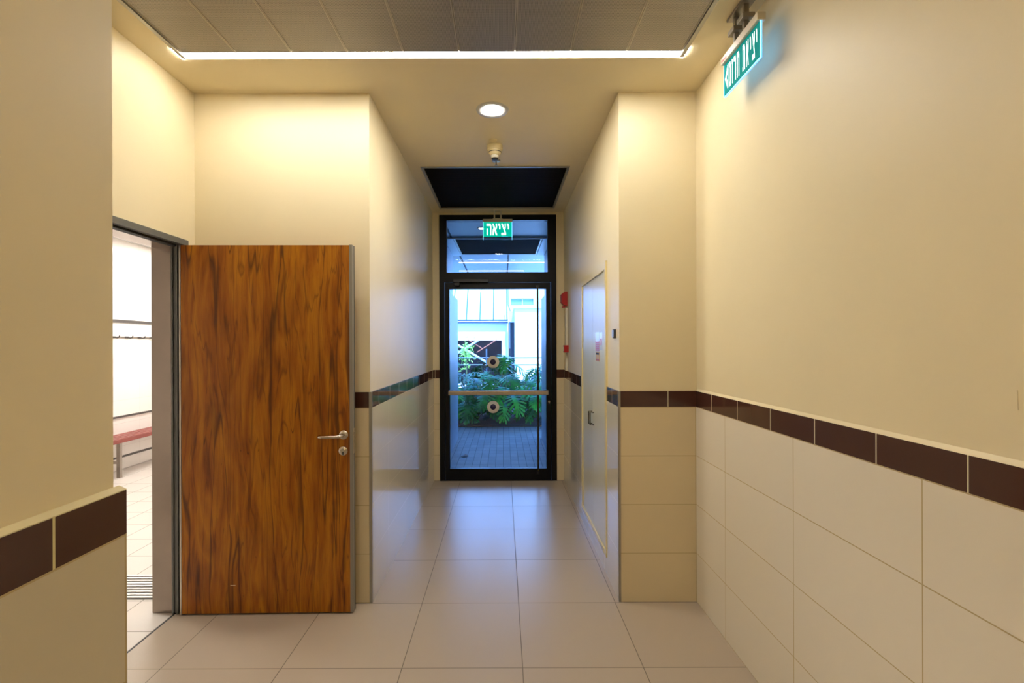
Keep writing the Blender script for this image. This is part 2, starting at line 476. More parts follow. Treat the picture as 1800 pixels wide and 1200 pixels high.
CB = (3.335, 4.388, 0.12, 2.19)          # cupboard hole Y0,Y1,Z0,Z1
w = MB().slab((YB+0.12, YE), (0, CZ), [CB], mapYZ, XCR, XCR+0.12, 'paint').build('wall_corridor_right', **S)
mb = MB()
mb.box(XCR-0.008, XCR, YB-0.006, CB[0]-0.0, 0, T1, 'tile_c'); mb.box(XCR-0.008, XCR, CB[1]+0.0, YE, 0, T1, 'tile_c'); mb.box(XCR-0.008, XCR, CB[0], CB[1], 0, CB[2]-0.002, 'tile_c')
mb.build('tile_dado', w)
mb = MB(); mb.box(XCR-0.008, XCR, YB-0.006, CB[0], T1, T2, 'band_c'); mb.box(XCR-0.008, XCR, CB[1], YE, T1, T2, 'band_c')
mb.build('brown_tile_band', w)

w = boxo('wall_back_left', (-2.07, XCL, YB, YB+0.12, 0, CZ), 'paint', **S)
dado(w, (XD, XCL-0.004, YB-0.010, YB, 0, T1), 'tile_y', (XD, XCL-0.004, YB-0.010, YB, T1, T2), 'band_y')
w = boxo('wall_corridor_left', (XCL-0.12, XCL, YB+0.12, YE, 0, CZ), 'paint', **S)
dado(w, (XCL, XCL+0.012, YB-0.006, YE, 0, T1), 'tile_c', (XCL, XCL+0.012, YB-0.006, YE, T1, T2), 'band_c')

# steel edge strips on the two corridor corners
boxo('trim_corner_left', (XCL-0.004, XCL+0.014, YB-0.013, YB-0.0, 0, T2), 'alu', **S)
boxo('trim_corner_right', (XCR-0.011, XCR+0.004, YB-0.013, YB-0.0, 0, T2), 'alu', **S)

FX0, FX1, FZ = -0.7505, 0.6356, 3.149     # end door frame
w = MB().slab((XCL-0.12, XCR+0.12), (0, CZ), [(FX0, FX1, 0, FZ)], mapXZ, YE, YE+0.15, 'paint').build('wall_end', **S)
mb = MB(); mb.box(XCL+0.012, FX0, YE-0.008, YE, 0, T1, 'tile_y'); mb.box(FX1, XCR-0.008, YE-0.008, YE, 0, T1, 'tile_y'); mb.build('tile_dado', w)
mb = MB(); mb.box(XCL+0.012, FX0, YE-0.008, YE, T1, T2, 'band_y'); mb.box(FX1, XCR-0.008, YE-0.008, YE, T1, T2, 'band_y'); mb.build('brown_tile_band', w)

DO = (1.83, 2.925, 0.0, 2.245)             # timber door opening in the left wall
w = MB().slab((YF, YB), (0, CZ), [DO], mapYZ, XD-0.145, XD, 'paint').build('wall_left', **S)
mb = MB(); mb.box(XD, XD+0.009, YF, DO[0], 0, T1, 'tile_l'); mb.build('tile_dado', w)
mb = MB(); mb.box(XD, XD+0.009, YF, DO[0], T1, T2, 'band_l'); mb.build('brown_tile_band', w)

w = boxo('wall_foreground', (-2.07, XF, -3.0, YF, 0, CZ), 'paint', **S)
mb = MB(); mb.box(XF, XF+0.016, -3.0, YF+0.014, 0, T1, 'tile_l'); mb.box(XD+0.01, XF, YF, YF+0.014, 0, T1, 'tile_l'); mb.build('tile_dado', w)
mb = MB(); mb.box(XF, XF+0.016, -3.0, YF+0.014, T1, T2-0.008, 'band_l'); mb.box(XD+0.01, XF, YF, YF+0.014, T1, T2-0.008, 'band_l'); mb.build('brown_tile_band', w)
mb = MB()   # painted plaster ledge sloping onto the band
mb.prism([(XF, T2-0.008), (XF+0.016, T2-0.008), (XF+0.016, T2-0.006), (XF, T2+0.001)], lambda a, b, h: (a, h, b), -3.0, YF+0.014, 'grout')
mb.build('plaster_ledge', w)
boxo('wall_rear', (-0.8, 1.4, -3.12, -3.0, 0, CZ), 'paint', **S)

# ------------------------------------------------------------------ metal ceiling panels and light strips
names = ['first', 'second', 'third', 'fourth', 'fifth', 'sixth', 'seventh', 'eighth', 'ninth', 'tenth']
cuts = [-1.722] + [0.07+0.3*k for k in range(-5, 3)] + [0.968]
cuts = [-1.722, -1.43, -1.13, -0.83, -0.53, -0.23, 0.07, 0.37, 0.67, 0.968]
for i in range(len(cuts)-1):
    a, b = cuts[i]+0.001, cuts[i+1]-0.001
    mb = MB()
    mb.box(a, b, 1.005, 2.580, CZ+0.0, CZ+0.012, 'perf')
    mb.box(a, a+0.005, 1.005, 2.580, CZ-0.003, CZ-0.0, 'seam')
    mb.box(b-0.005, b, 1.005, 2.580, CZ-0.003, CZ-0.0, 'seam')
    mb.build('ceiling_panel', label='grey perforated metal ceiling panel, %s from the left behind the light strip' % names[i],
             category='ceiling panel', group='perforated metal panels in the ceiling recess')
boxo('trim_ceiling_left', (-1.745, -1.724, 1.0, 2.62, CZ-0.010, CZ+0.03), 'alu', **S)
boxo('trim_ceiling_right', (0.970, 0.991, 1.0, 2.62, CZ-0.010, CZ+0.03), 'alu', **S)
def strip(name_label, x0, x1, y0, y1, ret):
    r = root('light_strip', ((x0+x1)/2, (y0+y1)/2, CZ), label=name_label, category='ceiling light', group='white light strips along the ceiling recess')
    mb = MB(); mb.box(x0, x1, y0, y1, CZ+0.001, CZ+0.008, 'strip')
    if ret == 'l': mb.box(x0-0.018, x0, y0-0.05, y1, CZ-0.006, CZ+0.004, 'strip')
    if ret == 'r': mb.box(x1, x1+0.018, y0-0.05, y1, CZ-0.006, CZ+0.004, 'strip')
    mb.build('diffuser', r)
    MB().box(x0, x1, y0-0.006, y1+0.006, CZ+0.009, CZ+0.03, 'alu').build('channel', r)
strip('long glowing white ceiling light strip, left one of the far edge', -1.735, -0.598, 2.588, 2.630, 'l')
strip('long glowing white ceiling light strip, right one of the far edge', -0.594, 0.975, 2.588, 2.630, 'r')
# unseen strip added behind the camera to brighten the back and right walls
r = root('light_strip', (-0.6, -1.5, CZ), label='added unseen fill strip on the ceiling behind the viewpoint', category='ceiling light')
MB().box(-0.66, -0.60, -2.7, -0.3, CZ-0.008, CZ-0.001, 'strip_fill').build('diffuser', r)

# ------------------------------------------------------------------ downlight, detector, sprinkler, plate, grille
def downlight(c, z, lampmat, label, scale=1.0):
    x, y = c
    r = root('downlight', (x, y, z), label=label, category='ceiling light')
    k = scale
    MB().lathe([(0.072*k, -0.002), (0.076*k, -0.006), (0.106*k, -0.006), (0.110*k, 0.0)], (x, y, z), (0, 0, 1), 'ring').build('trim_ring', r, recalc=False)
    MB().lathe([(0.073*k, -0.002), (0.072*k, -0.0035), (0.001, -0.0035)], (x, y, z), (0, 0, 1), 'refl').build('reflector', r, recalc=False)
    MB().lathe([(0.069*k, -0.004), (0.05*k, -0.007), (0.001, -0.009)], (x, y, z), (0, 0, 1), lampmat).build('lens', r, recalc=False)
downlight(DL, CZ, 'bulb', 'round recessed white downlight glowing in the corridor ceiling')

x, y, _ = P(868, 246, 3.69)
MB().lathe([(0.031, 0.0), (0.031, -0.004), (0.026, -0.006), (0.001, -0.006)], (x, y, CZ), (0, 0, 1), 'ivory_pl').build(
    'blanking_plate', label='tiny round cream plate on the ceiling between downlight and smoke detector', category='cover plate')

x, y = -0.058, 3.80
r = root('smoke_detector', (x, y, CZ), label='cream round smoke detector under the corridor ceiling before the dark grille', category='smoke detector')
MB().lathe([(0.062, 0), (0.062, -0.030), (0.058, -0.036), (0.001, -0.036)], (x, y, CZ), (0, 0, 1), 'ivory_pl').build('base', r)
MB().lathe([(0.052, -0.036), (0.050, -0.056), (0.040, -0.074), (0.036, -0.076), (0.001, -0.076)], (x, y, CZ), (0, 0, 1), 'ivory_pl').build('body', r)
MB().lathe([(0.0515, -0.050), (0.0525, -0.053), (0.0495, -0.056)], (x, y, CZ), (0, 0, 1), 'seal').build('vent_slot', r)
MB().lathe([(0.030, -0.076), (0.030, -0.088), (0.026, -0.098), (0.001, -0.098)], (x, y, CZ), (0, 0, 1), 'white_pl').build('chamber', r)
MB().lathe([(0.027, -0.098), (0.025, -0.106), (0.001, -0.106)], (x, y, CZ), (0, 0, 1), 'seal').build('sensor_cap', r)

x, y = -0.052, 4.10
r = root('sprinkler', (x, y, CZ), label='small steel fire sprinkler under the ceiling at the grille edge', category='sprinkler')
MB().lathe([(0.037, 0), (0.035, -0.004), (0.012, -0.007), (0.001, -0.007)], (x, y, CZ), (0, 0, 1), 'steel').build('escutcheon', r)
mb = MB(); mb.cyl((x, y, CZ-0.006), (x, y, CZ-0.038), 0.006, 'steel', 12); mb.build('stem', r)
MB().lathe([(0.014, -0.038), (0.014, -0.041), (0.001, -0.041)], (x, y, CZ), (0, 0, 1), 'steel').build('deflector', r)

def grille(g, z, label, box=False):
    x0, x1, y0, y1 = g
    r = root('ceiling_grille', ((x0+x1)/2, (y0+y1)/2, z), label=label, category='air grille')
    mb = MB().slab((x0-0.022, x1+0.022), (y0-0.022, y1+0.022), [(x0, x1, y0, y1)], mapXYz, z-0.008, z-0.0005, 'alu')
    mb.build('frame', r)
    boxo('void_backing', (x0, x1, y0, y1, z+0.125, z+0.14), 'void', r)  # near-black sheet stands in for the dark void behind the slats
    mb = MB(); n = int((y1-y0)/0.02)
    for i in range(n):
        yy = y0 + (i+0.5)*(y1-y0)/n
        mb.box(x0+0.001, x1-0.001, yy-0.002, yy+0.002, z+0.0, z+0.02, 'slat')
    mb.build('slats', r)
grille(G, CZ, 'large dark slatted air grille in the corridor ceiling before the door')
# second near-black sheet over the grille opening, for the dark void
boxo('ceiling_void_backing', (G[0]-0.03, G[1]+0.03, G[2]-0.03, G[3]+0.03, CZ+0.141, CZ+0.15), 'void', **S)

# ------------------------------------------------------------------ exit signs
t_ = 0.19
HE = {
 'he':  [[(0,.8),(0,1),(.66,1),(.80,.86),(.80,0),(.60,0),(.60,.8)], [(.02,0),(.02,.58),(.22,.58),(.22,0)]],
 'chet':[[(0,.8),(0,1),(.66,1),(.80,.86),(.80,0),(.60,0),(.60,.8)], [(.04,0),(.04,.8),(.24,.8),(.24,0)]],
 'tav': [[(0.06,.8),(0.06,1),(.66,1),(.80,.86),(.80,0),(.60,0),(.60,.8)], [(.14,.16),(.14,.8),(.33,.8),(.33,0),(-.04,0),(-.04,.16)]],
 'yod': [[(0,.82),(0,1),(.22,1),(.34,.88),(.34,.5),(.15,.5),(.15,.82)]],
 'vav': [[(0,.82),(0,1),(.22,1),(.34,.88),(.34,0),(.15,0),(.15,.82)]],
 'resh':[[(0,.8),(0,1),(.58,1),(.74,.86),(.74,0),(.54,0),(.54,.8)]],
 'mem': [[(0,.8),(0,1),(.64,1),(.78,.86),(.78,0),(.58,0),(.58,.8)], [(.0,.8),(.20,.8),(.20,0),(0,0)], [(.20,0),(.20,.18),(.58,.18),(.58,0)]],
 'alef':[[(0,1),(.24,1),(.86,0),(.60,0)], [(.60,1),(.80,1),(.80,.66),(.68,.50),(.56,.44),(.50,.54),(.60,.70)], [(.04,0),(.24,0),(.24,.34),(.36,.50),(.28,.64),(.14,.52),(.04,.34)]],
 'tsadi':[[(0,1),(.24,1),(.80,.2),(.80,0),(.56,.22)], [(0,0),(0,.2),(.68,.2),(.80,0)], [(.56,1),(.76,1),(.76,.66),(.58,.40),(.46,.50),(.56,.70)]],
}
WD = {'he':.8,'chet':.8,'tav':.8,'yod':.34,'vav':.34,'resh':.74,'mem':.78,'alef':.86,'tsadi':.8}
def word(mb, seq, u0, u1, v0, v1, to3, h0, h1, mat, gap=0.20):
    tot = sum(.38 if s == ' ' else WD[s] for s in seq) + gap*(len(seq)-1)
    sx = (u1-u0)/tot; sz = (v1-v0); u = u0
    for s in seq:
        if s == ' ': u += (.38+gap)*sx; continue
        for poly in HE[s]:
            mb.prism([(u+a*sx, v0+b*sz) for a, b in poly], to3, h0, h1, mat)
        u += (WD[s]+gap)*sx

def exit_sign(r, W, H, clear, to3, green, seq, arrow):
    """local u across, v up from panel bottom (0) to H, h towards the viewer."""
    def bx(mb, u0, u1, v0, v1, h0, h1, mat): mb.prism([(u0, v0), (u1, v0), (u1, v1), (u0, v1)], to3, h0, h1, mat)
    mb = MB(); bx(mb, 0, W, 0, H, -0.004, 0.002, green); mb.build('green_panel', r)
    if arrow:
        mb = MB(); bx(mb, -0.004, W+0.004, -clear-0.004, H, -0.0065, -0.0045, 'halo_glow'); mb.build('halo_plate', r)  # glowing plate added to throw the blue halo on the wall
    mb = MB(); bx(mb, 0.004, W-0.004, -clear, -0.0005, -0.004, 0.002, 'acrylic'); mb.build('clear_edge', r)
    edges = [(-0.003, -0.0004, -clear, H), (W+0.0004, W+0.003, -clear, H)]
    if clear < 0.02: edges.append((-0.003, W+0.003, -clear-0.003, -clear-0.0004))
    for e in edges:
        mb = MB(); bx(mb, *e, -0.0015, 0.0025, 'sign_edge'); mb.build('glowing_edge', r)
    mb = MB()
    if arrow:
        mb.prism([(0.010, H*.5), (0.040, H*.90), (0.040, H*.66), (0.026, H*.5), (0.040, H*.34), (0.040, H*.10)], to3, 0.0021, 0.0026, 'sign_white')
        word(mb, seq, 0.050, W-0.022, H*0.12, H*0.88, to3, 0.0021, 0.0026, 'sign_white', 0.42)
    else:
        word(mb, seq, W*0.11, W*0.90, H*0.10, H*0.90, to3, 0.0021, 0.0026, 'sign_white', 0.16)
    mb.build('lettering', r, recalc=True)
    mb = MB(); bx(mb, -0.006, W+0.006, H+0.0005, H+0.036, -0.022, 0.016, 'housing'); mb.build('housing', r, 0.003)

Y0 = 5.60; sw = 0.332
X0 = P(850.5, 0, Y0)[0]
zb = P(0, 415.7, Y0)[2]
H1 = P(0, 390.5, Y0)[2]-zb
r = root('exit_sign', (X0+sw/2, Y0, zb), label='small lit green exit sign hanging before the black glass door', category='exit sign')
exit_sign(r, sw, H1, 0.04, lambda u, v, h: (X0+u, Y0-h, zb+v), 'sign_green', ['he', 'alef', 'yod', 'tsadi', 'yod'], False)
zt = zb+H1+0.036
mb = MB()
for dx in (-0.038, 0.038):
    mb.box(X0+sw/2+dx-0.008, X0+sw/2+dx+0.008, Y0-0.01, Y0+0.01, zt, CZ, 'housing')
mb.box(X0+sw/2-0.055, X0+sw/2+0.055, Y0-0.015, Y0+0.015, zt, zt+0.008, 'housing')
mb.box(X0+sw/2-0.055, X0+sw/2+0.055, Y0-0.015, Y0+0.015, CZ-0.006, CZ, 'housing')
mb.build('bracket', r)

XS = 1.125; YS0 = 2.424; LS = 0.337
r = root('exit_sign', (XS, YS0-LS/2, 2.852), label='large lit green arrowed emergency exit sign beside the right wall', category='exit sign')
exit_sign(r, LS, 0.155, 0.003, lambda u, v, h: (XS-h, YS0-u, 2.855+v), 'sign_green2', ['mem', 'vav', 'resh', 'chet', ' ', 'tav', 'alef', 'yod', 'tsadi', 'yod'], True)
zt = 2.855+0.155+0.036
mb = MB()
for yy in (YS0-LS/2-0.045, YS0-LS/2+0.045):
    mb.box(XS-0.012, XS+0.012, yy-0.009, yy+0.009, zt, CZ-0.012, 'bracket')
    mb.box(XS-0.028, XS+0.028, yy-0.030, yy+0.030, zt+0.045, zt+0.068, 'bracket')
mb.box(XS-0.03, XS+0.03, YS0-LS/2-0.08, YS0-LS/2+0.08, CZ-0.014, CZ, 'bracket')
mb.build('bracket', r, 0.002)
boxo('red_marking', (XS-0.0172, XS-0.0164, YS0-0.055, YS0-0.004, 3.020, 3.030), 'red', r)

# ------------------------------------------------------------------ timber door (door_1) and its frame
YL = 2.852
ang = math.radians(0.9)
piv = Vector((-1.921, YL, 0))
TM = Matrix.Translation(piv) @ Matrix.Rotation(ang, 4, 'Z') @ Matrix.Translation(-piv)
r = root('door_1', (-1.921, YL, 0), kind='structure', label='open wooden door with orange brown veined grain', category='door')
MB().box(-1.915, -0.912, YL, YL+0.040, 0.010, 2.203, 'wood').build('leaf', r, 0.001, mtx=TM)
mb = MB()
mb.box(-0.917, -0.900, YL-0.0015, YL+0.048, 0.008, 2.205, 'edge_grey')
mb.box(-0.912, -0.9115, YL-0.0, YL+0.040, 0.010, 2.203, 'seal')
mb.box(-0.9005, -0.8985, YL+0.034, YL+0.040, 0.008, 2.205, 'seal')
mb.build('metal_edge', r, mtx=TM)
mb = MB()
mb.box(-1.925, -1.9155, YL-0.002, YL+0.044, 0.004, 2.205, 'steel')
mb.build('hinge_edge', r, mtx=TM)
# lever handle
hx, hz = -0.953, 1.069
mb = MB()
mb.lathe([(0.0275, 0), (0.0275, 0.005), (0.025, 0.008), (0.001, 0.008)], (hx, YL, hz), (0, -1, 0), 'handle')
pts = [(hx, YL-0.006, hz), (hx, YL-0.030, hz), (hx-0.004, YL-0.042, hz-0.001), (hx-0.016, YL-0.052, hz-0.002), (hx-0.04, YL-0.055, hz-0.003),
       (hx-0.115, YL-0.055, hz-0.004), (hx-0.128, YL-0.052, hz-0.004), (hx-0.135, YL-0.042, hz-0.004), (hx-0.136, YL-0.026, hz-0.004)]
mb.tube(pts, 0.0088, 'handle', 16)
mb.build('lever_handle', r, mtx=TM)
mb = MB()
mb.lathe([(0.0275, 0), (0.0275, 0.005), (0.025, 0.008), (0.001, 0.008)], (hx-0.003, YL, hz-0.095), (0, -1, 0), 'handle')
mb.lathe([(0.0085, 0.008), (0.0085, 0.011), (0.001, 0.011)], (hx-0.003, YL, hz-0.090), (0, -1, 0), 'steel')
mb.box(hx-0.0065, hx+0.0005, YL-0.010, YL-0.007, hz-0.117, hz-0.095, 'seal')
mb.build('keyhole_plate', r, mtx=TM)
mb = MB(); mb.box(-0.8998, -0.8975, YL+0.006, YL+0.030, 0.955, 1.105, 'steel'); mb.box(-0.8975, -0.890, YL+0.010, YL+0.024, 1.065, 1.085, 'steel')
mb.build('lock_plate', r, mtx=TM)
mb = MB()
mb.lathe([(0.0275, 0), (0.0275, 0.005), (0.025, 0.008), (0.001, 0.008)], (hx, YL+0.040, hz), (0, 1, 0), 'handle')
mb.tube([(hx, YL+0.044, hz), (hx, YL+0.072, hz), (hx-0.012, YL+0.082, hz), (hx-0.13, YL+0.082, hz)], 0.008, 'handle', 12)
mb.build('lever_handle', r, mtx=TM)
mb = MB(); mb.box(-1.628, -1.598, YL-0.0012, YL-0.0002, 0.176, 0.179, 'ivory_pl'); mb.build('scuff_mark', r, mtx=TM)

r = root('trim_door_frame', (-1.99, 2.9, 0), **S)
# far jamb, seen face on, the head and the near jamb
mb = MB(); mb.box(-2.114, -1.990, 2.885, 2.915, 0.0, 2.200, 'jamb'); mb.build('steel_jamb', r)
mb = MB()
mb.box(-1.989, -1.978, 2.872, 2.92, 0.0, 2.21, 'grey_frame')
mb.box(-1.978, -1.955, 2.880, 2.92, 0.0, 2.21, 'grey_frame')
mb.box(-1.955, -1.946, 2.866, 2.92, 0.0, 2.21, 'grey_frame')
mb.box(-1.946, -1.932, 2.885, 2.92, 0.0, 2.21, 'seal')
mb.build('frame_profile', r)
mb = MB()
mb.box(-2.114, -1.990, DO[0]+0.01, 2.915, 2.200, 2.240, 'jamb')
mb.build('steel_head', r)
mb = MB()
mb.box(-1.990, -1.915, DO[0], 2.925, 2.212, 2.245, 'grey_frame')
mb.box(-1.990, -1.950, DO[0], 2.925, 2.200, 2.212, 'seal')
mb.build('head_profile', r)
mb = MB(); mb.box(-2.114, -1.915, DO[0], DO[0]+0.04, 0.0, 2.200, 'jamb'); mb.build('steel_jamb', r)

# ------------------------------------------------------------------ end door (door_2)
gy = YE+0.03
r = root('door_2', ((FX0+FX1)/2, YE, 0), kind='structure', label='tall black framed glass exit door with transom', category='door')
TX0, TX1, TZ0, TZ1 = -0.663, 0.534, 2.467, 3.083
LX0, LX1, LZ0, LZ1 = -0.632, 0.514, 0.141, 2.273
mb = MB().slab((FX0, FX1), (0.0, FZ), [(TX0, TX1, TZ0, TZ1), (-0.69, 0.572, 0.0, 2.350)], mapXZ, YE-0.02, YE+0.07, 'black')
mb.build('frame', r, 0.003)
mb = MB().slab((-0.686, 0.568), (0.006, 2.346), [(LX0, LX1, LZ0, LZ1)], mapXZ, YE-0.012, YE+0.05, 'black')
mb.build('leaf_frame', r, 0.003)
boxo('transom_glass', (TX0, TX1, gy, gy+0.008, TZ0, TZ1), 'transom', r)
gl = boxo('glass_pane', (LX0, LX1, gy, gy+0.008, LZ0, LZ1), 'glass', r)
for py in (636, 715):
    x, _, z = P(866.5, py, gy-0.003)
    mb = MB()
    mb.lathe([(0.0735, 0.0), (0.0735, 0.001), (0.001, 0.001)], (x, gy-0.001, z), (0, -1, 0), 'sticker_white')
    mb.lathe([(0.0345, 0.0012), (0.0345, 0.002), (0.001, 0.002)], (x, gy-0.001, z), (0, -1, 0), 'sticker_navy')
    mb.build('round_sticker', gl, label='white ring sticker with navy centre')
yb = YE-0.085
mb = MB()
xa, _, zb_ = P(788, 690, yb); xb = P(963.5, 0, yb)[0]
mb.prism([(yb-0.016, zb_-0.026), (yb+0.012, zb_-0.030), (yb+0.012, zb_+0.030), (yb-0.016, zb_+0.022)], lambda a, b, h: (h, a, b), xa, xb, 'steel')
mb.build('push_bar', r, 0.004)
mb = MB()
for xx in (xa+0.03, xb-0.03): mb.box(xx-0.022, xx+0.022, yb+0.012, YE-0.012, zb_-0.03, zb_+0.03, 'blackmetal')
mb.build('bar_mount', r)
x = P(945.3, 0, YE-0.02)[0]
mb = MB(); mb.cyl((x, YE-0.028, 0.085), (x, YE-0.028, 2.30), 0.011, 'darkpull', 16); 
for z in (0.10, 2.29): mb.box(x-0.012, x+0.012, YE-0.04, YE-0.011, z-0.02, z+0.02, 'blackmetal')
mb.build('vertical_rod', r)
x, _, z = P(829, 493, YE-0.06)
mb = MB(); mb.box(x-0.215, x+0.20, YE-0.075, YE-0.02, z-0.020, z+0.020, 'blackmetal'); mb.box(x-0.20, x-0.14, YE-0.068, YE-0.012, z-0.058, z-0.020, 'blackmetal'); mb.build('door_closer', r, 0.004)
x, _, z = P(965, 706, YE-0.02)
mb = MB(); mb.lathe([(0.012, 0), (0.012, 0.006), (0.001, 0.006)], (x, YE-0.012, z), (0, -1, 0), 'steel'); mb.box(x-0.005, x+0.005, YE-0.03, YE-0.018, z-0.02, z+0.012, 'steel'); mb.build('lock_cylinder', r)
boxo('trim_threshold', (FX0, FX1, YE-0.03, YE+0.15, 0.0, 0.006), 'blackmetal', **S)

# ------------------------------------------------------------------ utility cupboard in the right corridor wall
r = root('utility_cupboard', (XCR, (CB[0]+CB[1])/2, CB[2]), label='cream built-in double door utility cupboard in the right corridor wall', category='cupboard')
mb = MB().slab((CB[0], CB[1]), (CB[2], CB[3]), [(CB[0]+0.045, CB[1]-0.045, CB[2]+0.03, CB[3]-0.06)], mapYZ, XCR-0.014, XCR+0.05, 'cream_frame')
mb.build('frame', r, 0.002)
ya, yb2 = CB[0]+0.047, CB[1]-0.047; ym = (ya+yb2)/2
for k, (a, b) in enumerate(((ya, ym-0.002), (ym+0.002, yb2))):
    d = boxo('door', (XCR-0.004, XCR+0.016, a, b, CB[2]+0.032, CB[3]-0.062), 'cream_door', r, 0.001)
    hy = ym-0.035 if k == 0 else ym+0.035
    mb = MB(); mb.tube([(XCR-0.004, hy, 0.965), (XCR-0.034, hy, 0.965), (XCR-0.034, hy, 1.063), (XCR-0.004, hy, 1.063)], 0.005, 'darkpull', 10)
    mb.build('pull_handle', d)
boxo('cupboard_interior', (XCR+0.06, XCR+0.08, CB[0], CB[1], CB[2], CB[3]), 'cream_door', r)
# notices on the near cupboard door
XN = XCR-0.0055
def notice(y0, y1, z0, z1, mat, nm, par=None, **k):
    return MB().box(XN, XN+0.0012, y0, y1, z0, z1, mat).build(nm, par, **k)
M['nt_white'] = plain('notice_paper', '#e6e8f4', 0.2)
M['nt_pink'] = plain('notice_pink', '#c8246e', 0.3)
M['nt_yellow'] = plain('notice_yellow', '#e0b050', 0.3)
M['nt_red'] = plain('notice_red', '#c04a30', 0.3)
def yof(px): return F*XN/(px-884.0)
def zof(py, Y): return 1.6-(py-607.0)*Y/F
ya_, yb_ = yof(1053.6), yof(1046.8)
r2 = notice(ya_, yb_, zof(618, ya_), zof(584, ya_), 'nt_white', 'warning_notice', label='white and pink warning notice on the cupboard door', category='notice')
m2 = MB()
zz0, zz1 = zof(617, ya_), zof(600, ya_)
n = 4
for i in range(5):
    z = zz0 + (zz1-zz0)*i/5
    m2.box(XN-0.0006, XN, ya_+0.004, yb_-0.004, z, z+(zz1-zz0)*0.11, 'nt_pink')
for i in range(4):
    yy = ya_+0.004+(yb_-ya_-0.008-0.010)*i/3
    m2.box(XN-0.0007, XN, yy, yy+0.012, zz0, zz1, 'nt_pink')
m2.build('pink_printing', r2)
yc_, yd_ = yof(1058.5), yof(1054.3)
r3 = notice(yc_, yd_, zof(616, yc_), zof(584, yc_), 'nt_white', 'warning_notice', label='white sheet with a pink prohibition ring on the cupboard door, nearer one', category='notice')
m3 = MB()
m3.lathe([(0.028, 0), (0.028, 0.0008), (0.020, 0.0008), (0.020, 0)], (XN, (yc_+yd_)/2, zof(601, yc_)), (-1, 0, 0), 'nt_pink', 24)
m3.build('prohibition_ring', r3)
r4 = notice(ya_+0.002, yb_-0.006, zof(636, ya_), zof(618.5, ya_), 'nt_yellow', 'warning_notice', label='yellow warning notice on the cupboard door below the pink one', category='notice')
m4 = MB(); m4.box(XN-0.0006, XN, ya_+0.012, yb_-0.014, zof(634.5, ya_), zof(631.5, ya_), 'nt_red'); m4.box(XN-0.0006, XN, ya_+0.02, yb_-0.02, zof(624, ya_), zof(620.5, ya_), 'seal')
m4.build('red_printing', r4)

# small wall device
r = root('wall_switch', (XCR, 3.11, 1.675), label='small grey switch on the right corridor wall beside its corner', category='switch')
boxo('plate', (XCR-0.012, XCR, 3.085, 3.135, 1.645, 1.702), 'seal', r, 0.002)
boxo('rocker', (XCR-0.016, XCR-0.0125, 3.090, 3.130, 1.650, 1.697), 'greyp', r, 0.001)

# red fire alarm devices and conduit
r = root('fire_alarm_sounder', (XCR, 5.44, 2.12), label='upper red fire alarm sounder on the right wall by the black door', category='fire alarm')
mb = MB(); mb.prism([(0, -0.08), (-0.045, -0.065), (-0.068, -0.035), (-0.068, 0.055), (-0.03, 0.085), (0, 0.085)], lambda a, b, h: (XCR+a, h, 2.12+b), 5.385, 5.495, 'red'); mb.build('body', r, 0.004)
MB().box(XCR-0.055, XCR-0.02, 5.41, 5.47, 2.025, 2.045, 'red').build('mounting_lip', r)
r = root('fire_alarm_call_point', (XCR, 5.36, 1.56), label='lower small square red fire call point on the right wall by the black door', category='fire alarm')
boxo('box', (XCR-0.05, XCR, 5.31, 5.40, 1.52, 1.60), 'red', r, 0.003)
boxo('window', (XCR-0.0515, XCR-0.0505, 5.33, 5.38, 1.535, 1.585), 'white_pl', r)
boxo('cable_conduit', (XCR-0.022, XCR-0.0002, 5.40, 5.44, T2+0.002, 2.022), 'white_pl', label='thin pale vertical cable conduit between the two red fire devices', category='conduit')

# ------------------------------------------------------------------ changing room beyond the timber door
XW = -5.0
w = boxo('wall_changing_room_far', (XW-0.15, XW, 0.0, 9.0, 0, 3.0), 'white_wall', **S)
MB().box(XW, XW+0.012, 0.2, 8.8, 1.915, 1.955, 'trim_dark').build('upper_rail_strip', w)
MB().box(XW, XW+0.012, 0.2, 8.8, 0.675, 0.700, 'trim_dark').build('lower_rail_strip', w)
MB().box(XW, XW+0.012, 0.2, 8.8, 0.15, 0.175, 'trim_dark').build('skirting_strip', w)
boxo('wall_changing_room_end', (XW, -0.95, 8.85, 9.0, 0, 3.0), 'white_wall', **S)
boxo('wall_changing_room_near', (XW, -2.07, 0.0, 0.15, 0, 3.0), 'white_wall', **S)
boxo('wall_changing_room_side', (-2.09, -2.075, 3.13, 8.85, 0, 3.0), 'white_wall', **S)
boxo('ceiling_changing_room', (XW-0.15, -2.075, 0.0, 9.0, 3.0, 3.1), 'white_ceil', **S)
for k, (yy, lab) in enumerate(((6.6, 'square white ceiling lamp glowing over the changing room bench'),
                               (3.6, 'square white ceiling lamp in the near half of the changing room'))):
    r = root('ceiling_lamp', (-4.0, yy, 3.0), label=lab, category='ceiling light')
    boxo('diffuser', (-4.5, -3.5, yy-0.3, yy+0.3, 2.985, 2.998), 'room_lamp', r)
    mb = MB().slab((-4.52, -3.48), (yy-0.32, yy+0.32), [(-4.5, -3.5, yy-0.3, yy+0.3)], mapXYz, 2.98, 3.0, 'white_pl'); mb.build('frame', r)
